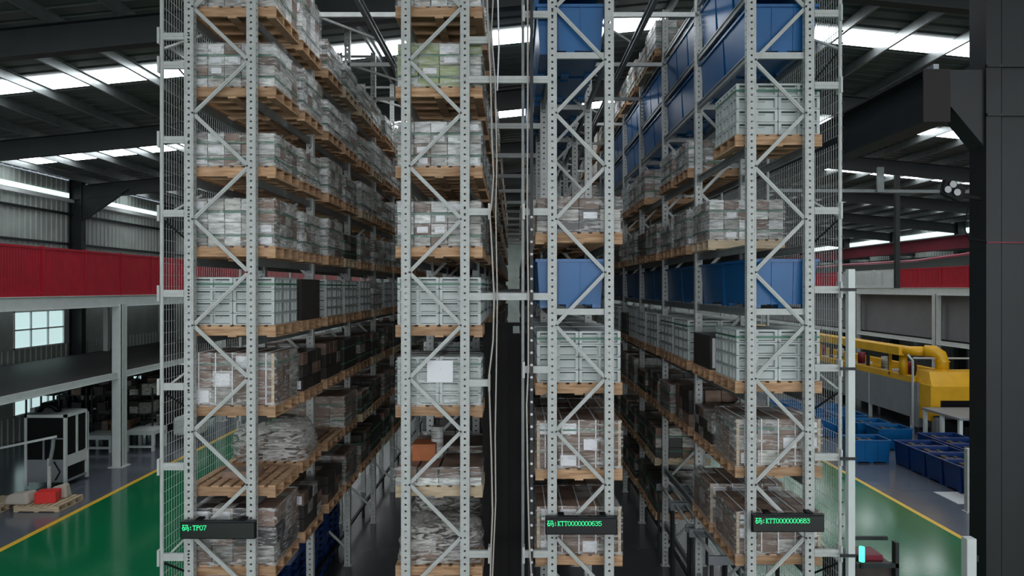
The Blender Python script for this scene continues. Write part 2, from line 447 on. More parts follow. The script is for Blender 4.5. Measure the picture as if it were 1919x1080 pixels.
# bright clamp post beside right cage
wp = thing('guard_post', 'slim white post clamped beside the mesh fence of the rightmost rack', 'post', (4.565, D0-.05, 0))
put('post', MB().box(-.045, .045, -.045, .045, 0, yz(505)), white, wp)
for y in (543, 690, 857, 1037): put('clamp', MB().box(-.16, .06, -.055, -.04, yz(y)-.02, yz(y)+.02), darkst, wp)

# ------------------------------------------------------------------ pallets
PL, PWY = 1.21, 1.08        # x length, y depth
def pallet_parts(m):
    P = []
    st = MB().box(0, PL, 0, .045, .022, .145).mesh('stringer', m)
    for y in (0, .33, .69, PWY-.045): P.append(('stringer', st, (0, y, 0)))
    n = 8; wdt = .105; gap = (PL-n*wdt)/(n-1)
    sl = MB().box(0, wdt, -.005, PWY+.005, .145, .167).mesh('deck_board', m)
    for i in range(n): P.append(('deck_board', sl, (i*(wdt+gap), 0, 0)))
    bb = MB().box(0, .12, 0, PWY, 0, .022).mesh('bottom_board', m)
    for x in (0, PL/2-.06, PL-.12): P.append(('bottom_board', bb, (x, 0, 0)))
    return P
def pallet_single(m):
    mb = MB()
    for y in (0, .33, .69, PWY-.045): mb.box(0, PL, y, y+.045, .022, .145)
    n = 8; wdt = .105; gap = (PL-n*wdt)/(n-1)
    for i in range(n): mb.box(i*(wdt+gap), i*(wdt+gap)+wdt, -.005, PWY+.005, .145, .167)
    for x in (0, PL/2-.06, PL-.12): mb.box(x, x+.12, 0, PWY, 0, .022)
    return mb.mesh('wooden_pallet', m)
PALP = {id(m): pallet_parts(m) for m in (wood, woodp)}
PALS = {id(m): pallet_single(m) for m in (wood, woodp)}
ORD = ['first', 'second', 'third', 'fourth', 'fifth', 'sixth', 'seventh', 'eighth', 'ninth', 'tenth', 'eleventh', 'twelfth']
LEV = ['topmost', 'second', 'third', 'fourth', 'fifth', 'sixth', 'seventh', 'eighth', 'ninth', 'tenth']
def where(ri, li, pos):
    return '%s level from top, %s from front, %s' % (LEV[li], ORD[pos], RACKS[ri]['name'])
def slot_y(pos): return D0+BAY*(pos//2)+.15+(pos % 2)*1.32
def pallet(ri, li, pos, z, m=wood, jitter=0):
    R = RACKS[ri]; x = R['px']+random.uniform(-.02, .02)*jitter; y = slot_y(pos)
    lab = ('pale' if m is woodp else 'brown')+' wooden pallet, '+where(ri, li, pos)
    if pos < 2:
        t = thing('wooden_pallet', lab, 'pallet', (x, y, z), 'wooden pallets on the racks')
        for nme, me, l in PALP[id(m)]: link(nme, me, t, l)
    else:
        t = tag(link('wooden_pallet', PALS[id(m)], None, (x, y, z)), lab, 'pallet', 'wooden pallets on the racks')
    return t, x, y

# ------------------------------------------------------------------ loads
LX, LY = 1.17, 1.04
FAR_CACHE = {}
def carton_cells(nx, ny, nz, h):
    """outer cells of a stack; yields (i, j, k)"""
    for k in range(nz):
        for j in range(ny):
            for i in range(nx):
                if 0 < i < nx-1 and 0 < j and 0 < k < nz-1 and j < ny: 
                    continue
                yield i, j, k
def film_mesh(x0, x1, y0, y1, z0, z1, seed, amp=.012, n=10):
    rnd = random.Random(seed); mb = MB()
    # a closed wrap: side walls with wrinkled vertices
    per = []
    for i in range(n): per.append((x0+(x1-x0)*i/n, y0))
    for i in range(n): per.append((x1, y0+(y1-y0)*i/n))
    for i in range(n): per.append((x1-(x1-x0)*i/n, y1))
    for i in range(n): per.append((x0, y1-(y1-y0)*i/n))
    cx, cy = (x0+x1)/2, (y0+y1)/2; rows = 7; base = 0
    for r in range(rows+1):
        z = z0+(z1-z0)*r/rows
        for (a, b) in per:
            k = 1+rnd.uniform(0, amp)*1.6; zz = z+(rnd.uniform(-1, 1)*amp if 0 < r < rows else 0)
            ins = -.03 if r == rows else 0
            mb.v.append((cx+(a-cx)*(k+ins), cy+(b-cy)*(k+ins), zz))
    m_ = len(per)
    for r in range(rows):
        for i in range(m_):
            a = r*m_+i; b = r*m_+(i+1) % m_; mb.f.append((a, b, b+m_, a+m_))
    return mb
CELLM = {}
def cell_mesh(w_, d_, h_, m):
    key = (round(w_, 3), round(d_, 3), round(h_, 3), id(m))
    if key not in CELLM:
        g = .006; b = .012
        mb = MB(); n = 0
        x0, x1, y0, y1, z0, z1 = g, w_-g, g, d_-g, g, h_-g/2
        mb.box(x0, x1, y0, y1, z0, z1)
        # lid flap line and tape
        mb.box(x0-.002, x1+.002, y0-.002, y1+.002, z1-.018, z1-.010)
        CELLM[key] = mb.mesh('carton', m)
    return CELLM[key]
def pick(kind, rnd):
    if kind == 'w': return rnd.choice([cartonw, cartonw, cartong, cartong, cartong, cartonb])
    if kind == 'y': return rnd.choice([cartonw, cartony, cartony, cartong])
    if kind == 'b': return rnd.choice([cartonb, cartonb, cartonb, cartong])
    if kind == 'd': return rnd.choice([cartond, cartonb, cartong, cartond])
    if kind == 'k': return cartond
    return cartonb
WORDS = {'w': 'film wrapped pale carton stack', 'y': 'film wrapped greenish carton stack', 'b': 'strapped brown carton stack', 'd': 'film wrapped dark brown carton stack', 'k': 'charcoal wrapped block'}
def carton_load(ri, li, pos, x, y, z, kind, h, grid=(5, 4, 4), seed=0, wrapped=True, lift=True):
    rnd = random.Random(seed); nx, ny, nz = grid; g = 'carton loads on the racks'
    lab = WORDS[kind]+', '+where(ri, li, pos)
    x += (PL-LX)/2; y += (PWY-LY)/2
    cw, cdp, ch = LX/nx, LY/ny, h/nz
    if pos < 3:
        t = thing('carton_load', lab, 'cartons', (x, y, z), g)
        for (i, j, k) in carton_cells(nx, ny, nz, h):
            m = pick(kind, rnd); me = cell_mesh(cw, cdp, ch, m)
            o = link('carton', me, t, (i*cw+rnd.uniform(-.004, .004), j*cdp+rnd.uniform(-.006, .004), k*ch))
            if j == 0 and rnd.random() < (.3 if kind in 'wby' else .15): put('carton_label', MB().box(.03+rnd.uniform(0, .04), cw-.04, -.004, .004, .03, ch-.04), paper, o)
        # straps and corner posts
        if kind in 'wyb':
            for zz in ((.22, .72) if kind != 'b' else (.8,)):
                put('strap', MB().box(-.006, LX+.006, -.008, -.004, h*zz-.012, h*zz+.012).box(-.008, -.004, -.006, LY, h*zz-.012, h*zz+.012).box(LX+.004, LX+.008, -.006, LY, h*zz-.012, h*zz+.012), green_s, t)
        if kind == 'b':
            for q in range(5):
                xx = LX*(q+.5)/5
                put('strap', MB().box(xx-.008, xx+.008, -.010, -.006, 0, h+.004).box(xx-.008, xx+.008, -.006, LY, h+.002, h+.008), paper, t)
            for xx in (0, LX-.04): put('corner_board', MB().box(xx, xx+.04, -.014, -.009, 0, h), woodp, t)
        if wrapped and kind != 'k' and not (kind == 'd' and pos > 0): smooth(put('stretch_film', film_mesh(-.018, LX+.018, -.022, LY+.018, -.02, h+.012, seed), film, t))
    else:
        key = (kind, round(h, 2), grid, seed % 3)
        if key not in FAR_CACHE:
            r2 = random.Random(seed % 3+11); v = MB(); me = bpy.data.meshes.new('carton_load'); mi = []
            mats = []
            for (i, j, k) in carton_cells(nx, ny, nz, h):
                m = pick(kind, r2)
                if m not in mats: mats.append(m)
                v.box(i*cw+.006, i*cw+cw-.006, j*cdp+.006+r2.uniform(-.008, .004), j*cdp+cdp-.006, k*ch+.004, k*ch+ch-.004); mi += [mats.index(m)]*6
            mats.append(green_s)
            for zz in (.22, .72):
                v.box(-.008, LX+.008, -.012, LY+.008, h*zz-.014, h*zz+.014); mi += [len(mats)-1]*6
            me.from_pydata(v.v, [], v.f)
            for m in mats: me.materials.append(m)
            me.polygons.foreach_set('material_index', mi); me.update()
            fm = film_mesh(-.018, LX+.018, -.022, LY+.018, -.02, h+.012, seed).mesh('stretch_film', film)
            FAR_CACHE[key] = (me, fm)
        me, fm = FAR_CACHE[key]
        t = tag(link('carton_load', me, None, (x, y, z)), lab, 'cartons', g)
        if pos < 8 and wrapped and kind not in 'dk': link('stretch_film', fm, t)
    return t

def crate_mesh(nx=2):
    """one ribbed plastic crate .58 x .35 x .18"""
    mb = MB(); W, Dp, h = LX/2-.008, LY/3-.008, .1
    return mb
def crate_body(mb, x, y, z, W, Dp, h):
    e = .04
    mb.box(x+e, x+W-e, y+e, y+Dp-e, z, z+h*.98)
    mb.box(x, x+W, y, y+Dp, z+h*.82, z+h*.96)                     # rim
    mb.box(x+.004, x+W-.004, y+.004, y+Dp-.004, z+.0, z+h*.10)    # foot band
    rib = .022
    for (a) in (0, W/2-rib, W-rib*1.6):
        mb.box(x+a, x+a+rib*1.6, y, y+e+.002, z+h*.1, z+h*.86); mb.box(x+a, x+a+rib*1.6, y+Dp-e-.002, y+Dp, z+h*.1, z+h*.86)
    for a in (.12, .36):
        mb.box(x+W*a-.02, x+W*a+.2, y+.01, y+e+.001, z+h*.58, z+h*.66)   # handle lip
    for a in (0, Dp-rib*1.6):
        mb.box(x, x+e+.002, y+a, y+a+rib*1.6, z+h*.1, z+h*.86); mb.box(x+W-e-.002, x+W, y+a, y+a+rib*1.6, z+h*.1, z+h*.86)
    mb.box(x, x+e+.002, y+Dp/2-.01, y+Dp/2+.01, z+h*.1, z+h*.86); mb.box(x+W-e-.002, x+W, y+Dp/2-.01, y+Dp/2+.01, z+h*.1, z+h*.86)
    s_ = len(mb.f)
    for a in (.07, .56):  # solid dark boxes in place of open, shaded slots
        mb.box(x+W*a, x+W*a+W*.36, y+e-.004, y+e+.004, z+h*.72, z+h*.81)
        mb.box(x+W*a, x+W*a+W*.36, y+e-.004, y+e+.004, z+h*.10, z+h*.14)
    for a in (.08, .56):
        for q in (x+e-.004, x+W-e-.004): mb.box(q, q+.008, y+Dp*a, y+Dp*a+Dp*.34, z+h*.72, z+h*.81)
    DARK.update(range(s_, len(mb.f)))
    return mb
DARK = set()
def crate_finish(mb, name):
    me = mb.mesh(name, crate); me.materials.append(crate_d)
    for i in DARK: me.polygons[i].material_index = 1
    DARK.clear(); return me
CRATES = {}
def crate_load(ri, li, pos, x, y, z, h=.67, wrapped=False, seed=0):
    g = 'crate loads on the racks'; lab = ('film wrapped' if wrapped else 'strapped')+' grey ribbed crate stack, '+where(ri, li, pos)
    x += (PL-LX)/2; y += (PWY-LY)/2
    W, Dp, hh = LX/2, LY/3, h/4
    key = round(h, 2)
    if key not in CRATES:
        one = crate_finish(crate_body(MB(), .004, .004, 0, W-.008, Dp-.008, hh), 'plastic_crate')
        allm = MB()
        for k in range(4):
            for i in range(2):
                for j in range(3): crate_body(allm, i*W+.004, j*Dp+.004, k*hh, W-.008, Dp-.008, hh)
        CRATES[key] = (one, crate_finish(allm, 'crate_stack'))
    one, al = CRATES[key]
    if pos < 4:
        t = thing('crate_stack', lab, 'crates', (x, y, z), g)
        for k in range(4):
            for i in range(2):
                for j in range(3): link('plastic_crate', one, t, (i*W, j*Dp, k*hh))
        put('strap', MB().box(-.004, LX+.004, -.006, -.002, h*.83, h*.87).box(-.006, -.002, 0, LY, h*.83, h*.87).box(LX+.002, LX+.006, 0, LY, h*.83, h*.87), green_s, t)
        if wrapped:
            smooth(put('stretch_film', film_mesh(-.02, LX+.02, -.024, LY+.02, -.02, h+.01, seed), film, t))
            put('paper_sheet', MB().box(.42, .78, -.034, -.031, h*.48, h*.93), paper, t)
    else:
        t = tag(link('crate_stack', al, None, (x, y, z)), lab, 'crates', g)
    return t

# blue tub: tapered, rim, feet
def tub_mesh(W, Dp, h, m, name='blue_bin'):
    mb = MB(); t = .035; th = .012
    def ring(x0, x1, y0, y1, z): return [(x0, y0, z), (x1, y0, z), (x1, y1, z), (x0, y1, z)]
    zb = .05
    o0 = ring(t, W-t, t, Dp-t, zb); o1 = ring(0, W, 0, Dp, h-.04); i1 = ring(th*2, W-th*2, th*2, Dp-th*2, h); i0 = ring(t+th, W-t-th, t+th, Dp-t-th, zb+th)
    r0 = ring(-.025, W+.025, -.025, Dp+.025, h-.04); r1 = ring(-.025, W+.025, -.025, Dp+.025, h)
    n = len(mb.v); mb.v += o0+o1+r0+r1+i1+i0
    def band(a, b):
        for k in range(4): mb.f.append((n+a*4+k, n+a*4+(k+1) % 4, n+b*4+(k+1) % 4, n+b*4+k))
    for a in range(5): band(a, a+1)
    mb.f.append((n+3, n+2, n+1, n)); mb.f.append((n+20, n+21, n+22, n+23))
    for (a, b) in ((t, t+.12), (W/2-.06, W/2+.06), (W-t-.12, W-t)):
        mb.box(a, b, t, t+.14, 0, zb); mb.box(a, b, Dp-t-.14, Dp-t, 0, zb)
    # corner ribs
    for xx in (W*.33, W*.66):
        mb.hexa([(xx-.01, t-.012, zb), (xx+.01, t-.012, zb), (xx+.01, t+.01, zb), (xx-.01, t+.01, zb), (xx-.01, -.012, h-.04), (xx+.01, -.012, h-.04), (xx+.01, .01, h-.04), (xx-.01, .01, h-.04)])
    return mb.mesh(name, m)
TUB2 = tub_mesh(.92, 1.27, .68, blue); TUB3 = tub_mesh(.92, .83, .76, blue)

# contents table: per rack and level -> list for places 0.. ; '.'=nothing 'p'=empty pallet
HT = {'w': .62, 'y': .6, 'b': .66, 'd': .6, 'k': .66, 'c': .68, 'C': .69}
PLAN = {
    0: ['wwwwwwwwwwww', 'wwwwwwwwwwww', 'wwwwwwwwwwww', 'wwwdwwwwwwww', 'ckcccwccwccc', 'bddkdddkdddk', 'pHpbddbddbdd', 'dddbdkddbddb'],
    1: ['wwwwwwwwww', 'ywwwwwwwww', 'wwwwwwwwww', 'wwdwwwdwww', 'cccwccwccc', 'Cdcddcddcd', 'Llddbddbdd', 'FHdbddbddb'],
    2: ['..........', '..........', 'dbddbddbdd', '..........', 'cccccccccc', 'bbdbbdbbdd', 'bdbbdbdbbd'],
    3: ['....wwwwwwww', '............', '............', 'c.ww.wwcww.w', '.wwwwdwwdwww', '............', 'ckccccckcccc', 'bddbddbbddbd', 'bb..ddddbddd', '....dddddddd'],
}
BINS = {2: (0, 1, 3), 3: (1, 2, 5)}
for ri, R in enumerate(RACKS):
    for li, row in enumerate(PLAN[ri]):
        z = H+R['zs'][li]
        if ri in BINS and li in BINS[ri]:
            three = (li == BINS[ri][0])
            n = 18 if three else 12
            if ri == 2: n = 12 if three else 8
            for q in range(n):
                per = 3 if three else 2
                y = D0+.13+BAY*(q//per)+(q % per)*(BAY-.135)/per
                tag(link('blue_bin', TUB3 if three else TUB2, None, (.31 if ri == 2 else 3.265, y, z+.002)), 'blue plastic bin number %s from front, %s level from top, %s' % (
                    ['one', 'two', 'three', 'four', 'five', 'six', 'seven', 'eight', 'nine', 'ten', 'eleven', 'twelve', 'thirteen', 'fourteen', 'fifteen', 'sixteen', 'seventeen', 'eighteen'][q], LEV[li], R['name']), 'bin', 'blue bins on the racks')
            continue
        for pos, c in enumerate(row):
            if c == '.': continue
            pm = woodp if (ri == 1 and li == 6 and pos == 0) or random.random() < .06 and pos > 0 else wood
            t, x, y = pallet(ri, li, pos, z, pm, 1 if pos else 0)
            zt = z+.168; seed = ri*1000+li*100+pos; rr = random.Random(seed)
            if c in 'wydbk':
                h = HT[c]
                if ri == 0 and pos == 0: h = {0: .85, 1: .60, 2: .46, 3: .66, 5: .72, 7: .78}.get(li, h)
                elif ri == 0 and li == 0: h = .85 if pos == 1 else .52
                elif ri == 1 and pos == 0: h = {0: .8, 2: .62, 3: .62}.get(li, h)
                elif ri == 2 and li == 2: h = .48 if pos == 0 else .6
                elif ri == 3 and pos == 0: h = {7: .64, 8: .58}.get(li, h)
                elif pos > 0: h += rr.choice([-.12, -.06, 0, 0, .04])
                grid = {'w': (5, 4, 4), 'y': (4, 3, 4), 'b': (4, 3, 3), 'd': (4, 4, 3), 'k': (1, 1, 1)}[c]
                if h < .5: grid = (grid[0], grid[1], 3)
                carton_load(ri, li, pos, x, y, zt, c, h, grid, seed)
            elif c in 'cC':
                crate_load(ri, li, pos, x, y, zt, .72 if ri in (2, 3) else .67, c == 'C', seed)
            elif c in 'HF':
                # crumpled film over a mixed heap
                hh = .62 if c == 'H' else .5
                t = thing('wrapped_heap', 'film sack over cartons, '+where(ri, li, pos), 'cartons', (x, y, zt), 'carton loads on the racks')
                for q in range(9):
                    a = rr.uniform(.05, .75); b = rr.uniform(.05, .6); zz = rr.choice([0, 0, .16])
                    put('carton', MB().box(a, a+rr.uniform(.25, .4), b, b+.35, zz, zz+.16), rr.choice([cartonb, cartond, cartong]), t)
                mb = MB(); nu, nv = 26, 12
                for v_ in range(nv+1):
                    for u in range(nu):
                        th = 2*PI*u/nu; ph = PI/2*v_/nv
                        r = 1/max(abs(math.cos(th))**1, abs(math.sin(th))**1, .75)
                        k_ = math.cos(ph)**.45 if v_ < nv else 0
                        n_ = 1+rr.uniform(-.06, .06)
                        mb.v.append((.6+.6*min(r, 1.25)*k_*math.cos(th)*n_, .53+.5*min(r, 1.25)*k_*math.sin(th)*n_, hh*math.sin(ph)**.7*(1+rr.uniform(-.07, .07))))
                for v_ in range(nv):
                    for u in range(nu):
                        a = v_*nu+u; b = v_*nu+(u+1) % nu; mb.f.append((a, b, b+nu, a+nu))
                smooth(put('stretch_film', mb, filmd, t))
            elif c in 'Ll':
                t = thing('carton_layer', 'low flat carton layer, '+where(ri, li, pos), 'cartons', (x, y, zt), 'carton loads on the racks')
                for q in range(4):
                    put('carton', MB().box(q*.3, q*.3+.29, .02, 1.0, 0, .1), cartonw, t); put('carton', MB().box(q*.3+.01, q*.3+.28, .05, .98, .1, .22), cartonb, t)
                if c == 'L':
                    put('orange_carton', MB().box(.16, .5, .5, .85, .22, .46), mat('orange_carton', (176, 104, 62), .7, 0, .2, 4), t)
                    put('grey_canister', MB().tube([(.5, .75, .22), (.5, .75, .68)], .09, 12), cartonw, t)
                smooth(put('stretch_film', film_mesh(-.02, LX+.03, -.02, LY, 0, .26, seed), film, t))
            elif c == 'p' and pos == 0:
                tag(put('small_carton', MB().box(.0, .5, 0, .3, 0, .1), cartonb, None, (x+.32, y+.35, zt)), 'small flat brown carton on the empty slatted pallet, leftmost rack', 'carton')
            elif c == 'p':
                tag(put('wood_slab', MB().box(0, .9, 0, .8, 0, .05), cartonb, None, (x+.1, y+.1, zt)), 'flat brown board on an empty pallet behind the wrapped heap, leftmost rack', 'board')

# deep bays seen only through the gaps, joined
for ri in (0, 1, 2, 3):
    R = RACKS[ri]; mb = MB(); mw = MB()
    for k in range(6 if ri in (0, 3) else 5, NB):
        for li, z in enumerate(R['zs']):
            for q in (0, 1):
                y = D0+BAY*k+.15+q*1.32
                if random.random() < .12: continue
                mw.box(R['px'], R['px']+PL, y, y+PWY, H+z+.02, H+z+.15)
                hh = random.uniform(.5, .68); mb.box(R['px']+.02, R['px']+PL-.02, y+.02, y+PWY-.02, H+z+.165, H+z+.165+hh)
    o = stuff(put('distant_carton_loads', mb, cartong)); tag(o, 'distant carton loads deep inside the '+R['name'], 'cartons')
    o = stuff(put('distant_pallets', mw, wood)); tag(o, 'distant wooden pallets deep inside the '+R['name'], 'pallets')

# ------------------------------------------------------------------ display boards
G = {
 'T': ['00000000','00000000','01111111','01001001','00001000','00001000','00001000','00001000','00001000','00001000','00001000','00001000','00011100','00000000','00000000','00000000'],
 'P': ['00000000','00000000','01111110','00100001','00100001','00100001','00111110','00100000','00100000','00100000','00100000','00100000','01110000','00000000','00000000','00000000'],
 'K': ['00000000','00000000','01110011','00100010','00100100','00101000','00110000','00110000','00101000','00101000','00100100','00100010','01110011','00000000','00000000','00000000'],
 '0': ['00000000','00000000','00011100','00100010','01000001','01000001','01000001','01000001','01000001','01000001','01000001','00100010','00011100','00000000','00000000','00000000'],
 '7': ['00000000','00000000','01111111','01000001','00000010','00000010','00000100','00000100','00001000','00001000','00001000','00010000','00010000','00000000','00000000','00000000'],
 '6': ['00000000','00000000','00011110','00100001','01000000','01000000','01011100','01100010','01000001','01000001','01000001','00100010','00011100','00000000','00000000','00000000'],
 '3': ['00000000','00000000','00111100','01000010','00000001','00000010','00011100','00000010','00000001','00000001','01000001','01000010','00111100','00000000','00000000','00000000'],
 '5': ['00000000','00000000','01111111','01000000','01000000','01000000','01111100','00000010','00000001','00000001','01000001','01000010','00111100','00000000','00000000','00000000'],
 '8': ['00000000','00000000','00111100','01000010','01000001','01000010','00111100','00100010','01000001','01000001','01000001','01000010','00111100','00000000','00000000','00000000'],
 ':': ['00000000','00000000','00000000','00000000','00000000','00011000','00011000','00000000','00000000','00000000','00011000','00011000','00000000','00000000','00000000','00000000'],
 '码': ['0000000000000000','0111111011111100','0001000000000100','0001000001000100','0010000001000100','0010000001000100','0011111001000100','0110001001111111','0110001000000001','1010001000000001','0010001111111001','0010001000000001','0011111000000001','0010001000001001','0000000000000110','0000000000000000'],
}
def display(px0, px1, py0, py1, text, tx, desc, cellpx):
    d = D0-.16; s = F/d
    X0 = (px0-965)/s; X1 = (px1-965)/s; Z1 = H+(540-py0)/s; Z0 = H+(540-py1)/s
    t = thing('led_display', desc, 'display', ((X0+X1)/2, d, Z0), 'LED display boards')
    hw = (X1-X0)/2; hh = Z1-Z0
    bevel(put('housing', MB().box(-hw, hw, 0, .07, 0, hh), black, t), .008)
    scr = put('screen', MB().box(-hw+.015, hw-.015, -.004, .002, .015, hh-.015), mat('led_screen', (6, 12, 11), .25), t)
    put('top_trim', MB().box(-hw, hw, -.006, .07, hh, hh+.012), darkst, t)
    for sx in (-.55, .62):
        put('bracket', MB().box(sx*hw-.04, sx*hw+.04, .02, .16, hh, hh+.03), black, t)
    c = cellpx/s; mb = MB(); cx_ = (tx-965)/s-(X0+X1)/2; top = hh*.86
    for ch in text:
        g = G[ch]
        for r, row in enumerate(g):
            for q, b in enumerate(row):
                if b == '1':
                    xx = cx_+q*c; zz = top-r*c; mb.box(xx, xx+c*.86, -.007, -.004, zz-c*.86, zz)
        cx_ += len(g[0])*c
    put('lit_text', mb, greenem, scr)
display(338, 478, 979, 1011, '码:TP07', 341, 'black LED display board reading TP07 on the leftmost rack', .82)
display(1022, 1157, 971, 1003, '码:KTT0000000635', 1025, 'black LED display board reading KTT0000000635 on the third rack', .80)
display(1410, 1545, 966, 998, '码:KTT0000000683', 1415, 'black LED display board reading KTT0000000683 on the rightmost rack', .80)

# ------------------------------------------------------------------ the gap between the middle racks
def gx(px, D=D0): return (px-965)/F*D
def hose(label, pts, rad, m, D=D0-.06):
    P = [(gx(a, D), D, H+(540-b)*D/F) for a, b in pts]
    if P[-1][2] > .3 and pts[-1][1] > 1050: P.append((P[-1][0], D, .0))
    return tag(smooth(put('hanging_hose', MB().tube(P, rad, 6), m)), label, 'hose', 'hoses between the middle racks')
hose('pale hose at the left edge of the gap between the middle racks', [(911, -60), (915, 60), (919, 130), (922, 260), (925, 330), (921, 385), (918, 400), (922, 470), (926, 560), (924, 640), (917, 700), (917, 730), (921, 860), (923, 960), (920, 1035), (919, 1080)], .012, cable)
hose('thin grey hose beside the pale one in the middle gap', [(927, -60), (921, 60), (928, 150), (931, 300), (929, 400), (932, 560), (930, 700), (928, 820), (929, 940), (925, 1030), (923, 1080)], .010, cable)
hose('white cable in the upper part of the middle gap', [(932, -60), (934, 40), (935, 90), (933, 142), (932, 170)], .011, paper)
hose('dark grey hose along the right edge of the middle gap', [(989, -60), (989, 200), (988, 390), (990, 560), (990, 690), (987, 760), (989, 900), (992, 1020), (996, 1080)], .012, cable)
st = thing('studded_rail', 'dark vertical rail with white studs left of the third rack', 'rail', (gx(996), D0-.05, 0))
put('rail', MB().box(-.022, .022, 0, .04, 0, POST_H-.4), darkst, st)
for q in range(30):
    z = yz(408+q*23)
    if z > .2: put('stud', MB().tube([(0, -.02, z), (0, 0, z)], [.010, .021], 8), paper, st)
rl = thing('guide_rail', 'brown grey vertical guide rail behind the middle gap hoses', 'rail', (gx(980, 10.2), 10.2, 0))
put('rail', MB().box(-.02, .02, 0, .05, 0, POST_H-.5), steelb, rl)
ct = thing('dark_gap_strips', 'black strips added for the darkness of the gap between the middle racks', 'dark strips', (gx(905, 10.6), 10.6, 0))  # added strips, stand in for the darkness between the middle racks
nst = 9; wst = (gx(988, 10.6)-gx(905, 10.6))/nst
put('dark_strip_rail', MB().box(0, wst*nst, -.03, .05, yz(590)-.2, yz(590)-.15), gapdark, ct)
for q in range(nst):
    put('dark_strip', MB().box(q*wst-.008, q*wst+wst+.008, (q % 2)*.02, (q % 2)*.02+.006, 0, yz(590)-.15 if q < 6 else yz(612)-.15), gapdark, ct)

# crane guide rails high in the two crane aisles, base rails
for X, lab in ((-2.55, 'left crane aisle'), (2.27, 'right crane aisle')):
    g = thing('crane_top_rail', 'overhead steel guide rail above the '+lab, 'rail', (X, D0, H+4.62))
    put('rail', MB().box(-.04, .04, 1.0, 36, 0, .02).box(-.006, .006, 1.0, 36, .02, .12).box(-.04, .04, 1.0, 36, .12, .14), steelb, g)
    for k in range(1, 12):
        put('crossbar', MB().box(-1.05 if X < 0 else -.95, 1.02 if X < 0 else .95, BAY*k, BAY*k+.06, .16, .24), steel, g)
        put('brace', MB().bar((-1.0, BAY*k+.03, .2), (0, BAY*k+.03+BAY*.5, .2), .04), steel, g)
for X, lab in ((3.42, 'rightmost rack'), (-3.95, 'leftmost rack')):
    g = thing('floor_guard_rail', 'dark low floor rail along the foot of the '+lab, 'rail', (X, D0, 0))
    put('rail', MB().box(-.03, .03, .2, 34, .30, .36), darkst, g)
    for k in range(12): put('rail_foot', MB().box(-.03, .03, BAY*k+.4, BAY*k+.46, 0, .3), darkst, g)

# blue plastic pallets stacked under the leftmost rack
bp = MB(); bp.box(0, 1.0, 0, 1.1, .1, .13)
for a in (0, .42, .84):
    for b in (0, .47, .94): bp.box(a, a+.16, b, b+.16, 0, .1)
BP = bp.mesh('blue_pallet', blued)
for s_ in range(5):
    n = [9, 10, 8, 10, 9][s_]
    for q in range(n):
        tag(link('blue_pallet', BP, None, (-5.05+(.05 if False else 0)+random.uniform(-.02, .02)+.05, D0+.4+s_*1.24, q*.135+.004)),
            'blue plastic pallet, %s up in the %s floor stack under the leftmost rack' % (['bottom', 'second', 'third', 'fourth', 'fifth', 'sixth', 'seventh', 'eighth', 'ninth', 'tenth'][q], ORD[s_]), 'pallet', 'blue plastic pallets on the floor')

# roller conveyors inside the rightmost rack
for q, (y0, lab) in enumerate(((D0+1.5, 'front'), (D0+3.0, 'middle'), (D0+4.4, 'rear'))):
    c = thing('roller_conveyor', lab+' roller conveyor section low inside the rightmost rack', 'conveyor', (3.06, y0, 1.62), 'roller conveyors')
    put('side_frame', MB().box(0, 1.15, 0, .05, 0, .14), greym, c); put('side_frame', MB().box(0, 1.15, 1.25, 1.3, 0, .14), greym, c)
    for k in range(6): smooth(put('roller', MB().tube([(.1+k*.19, .05, .1), (.1+k*.19, 1.25, .1)], .03, 8), steel, c))
    for a in (.03, 1.07):
        for b in (0, 1.25): put('leg', MB().box(a, a+.05, b, b+.05, -1.62, 0), darkst, c)
for pos in (0,):
    y = slot_y(pos)
    t = thing('carton_load', 'brown cartons on a floor pallet, %s place under the rightmost rack' % ORD[pos], 'cartons', (3.08, y, .17))
    for i in range(3):
        for j in range(3): put('carton', MB().box(i*.39, i*.39+.38, j*.34, j*.34+.33, 0, 1.05), cartonb, t)
    p = thing('wooden_pallet', 'wooden pallet on the floor, %s place under the rightmost rack' % ORD[pos], 'pallet', (3.06, y-.02, .005), 'wooden pallets on the racks')
    for nme, me, l in PALP[id(wood)]: link(nme, me, p, l)

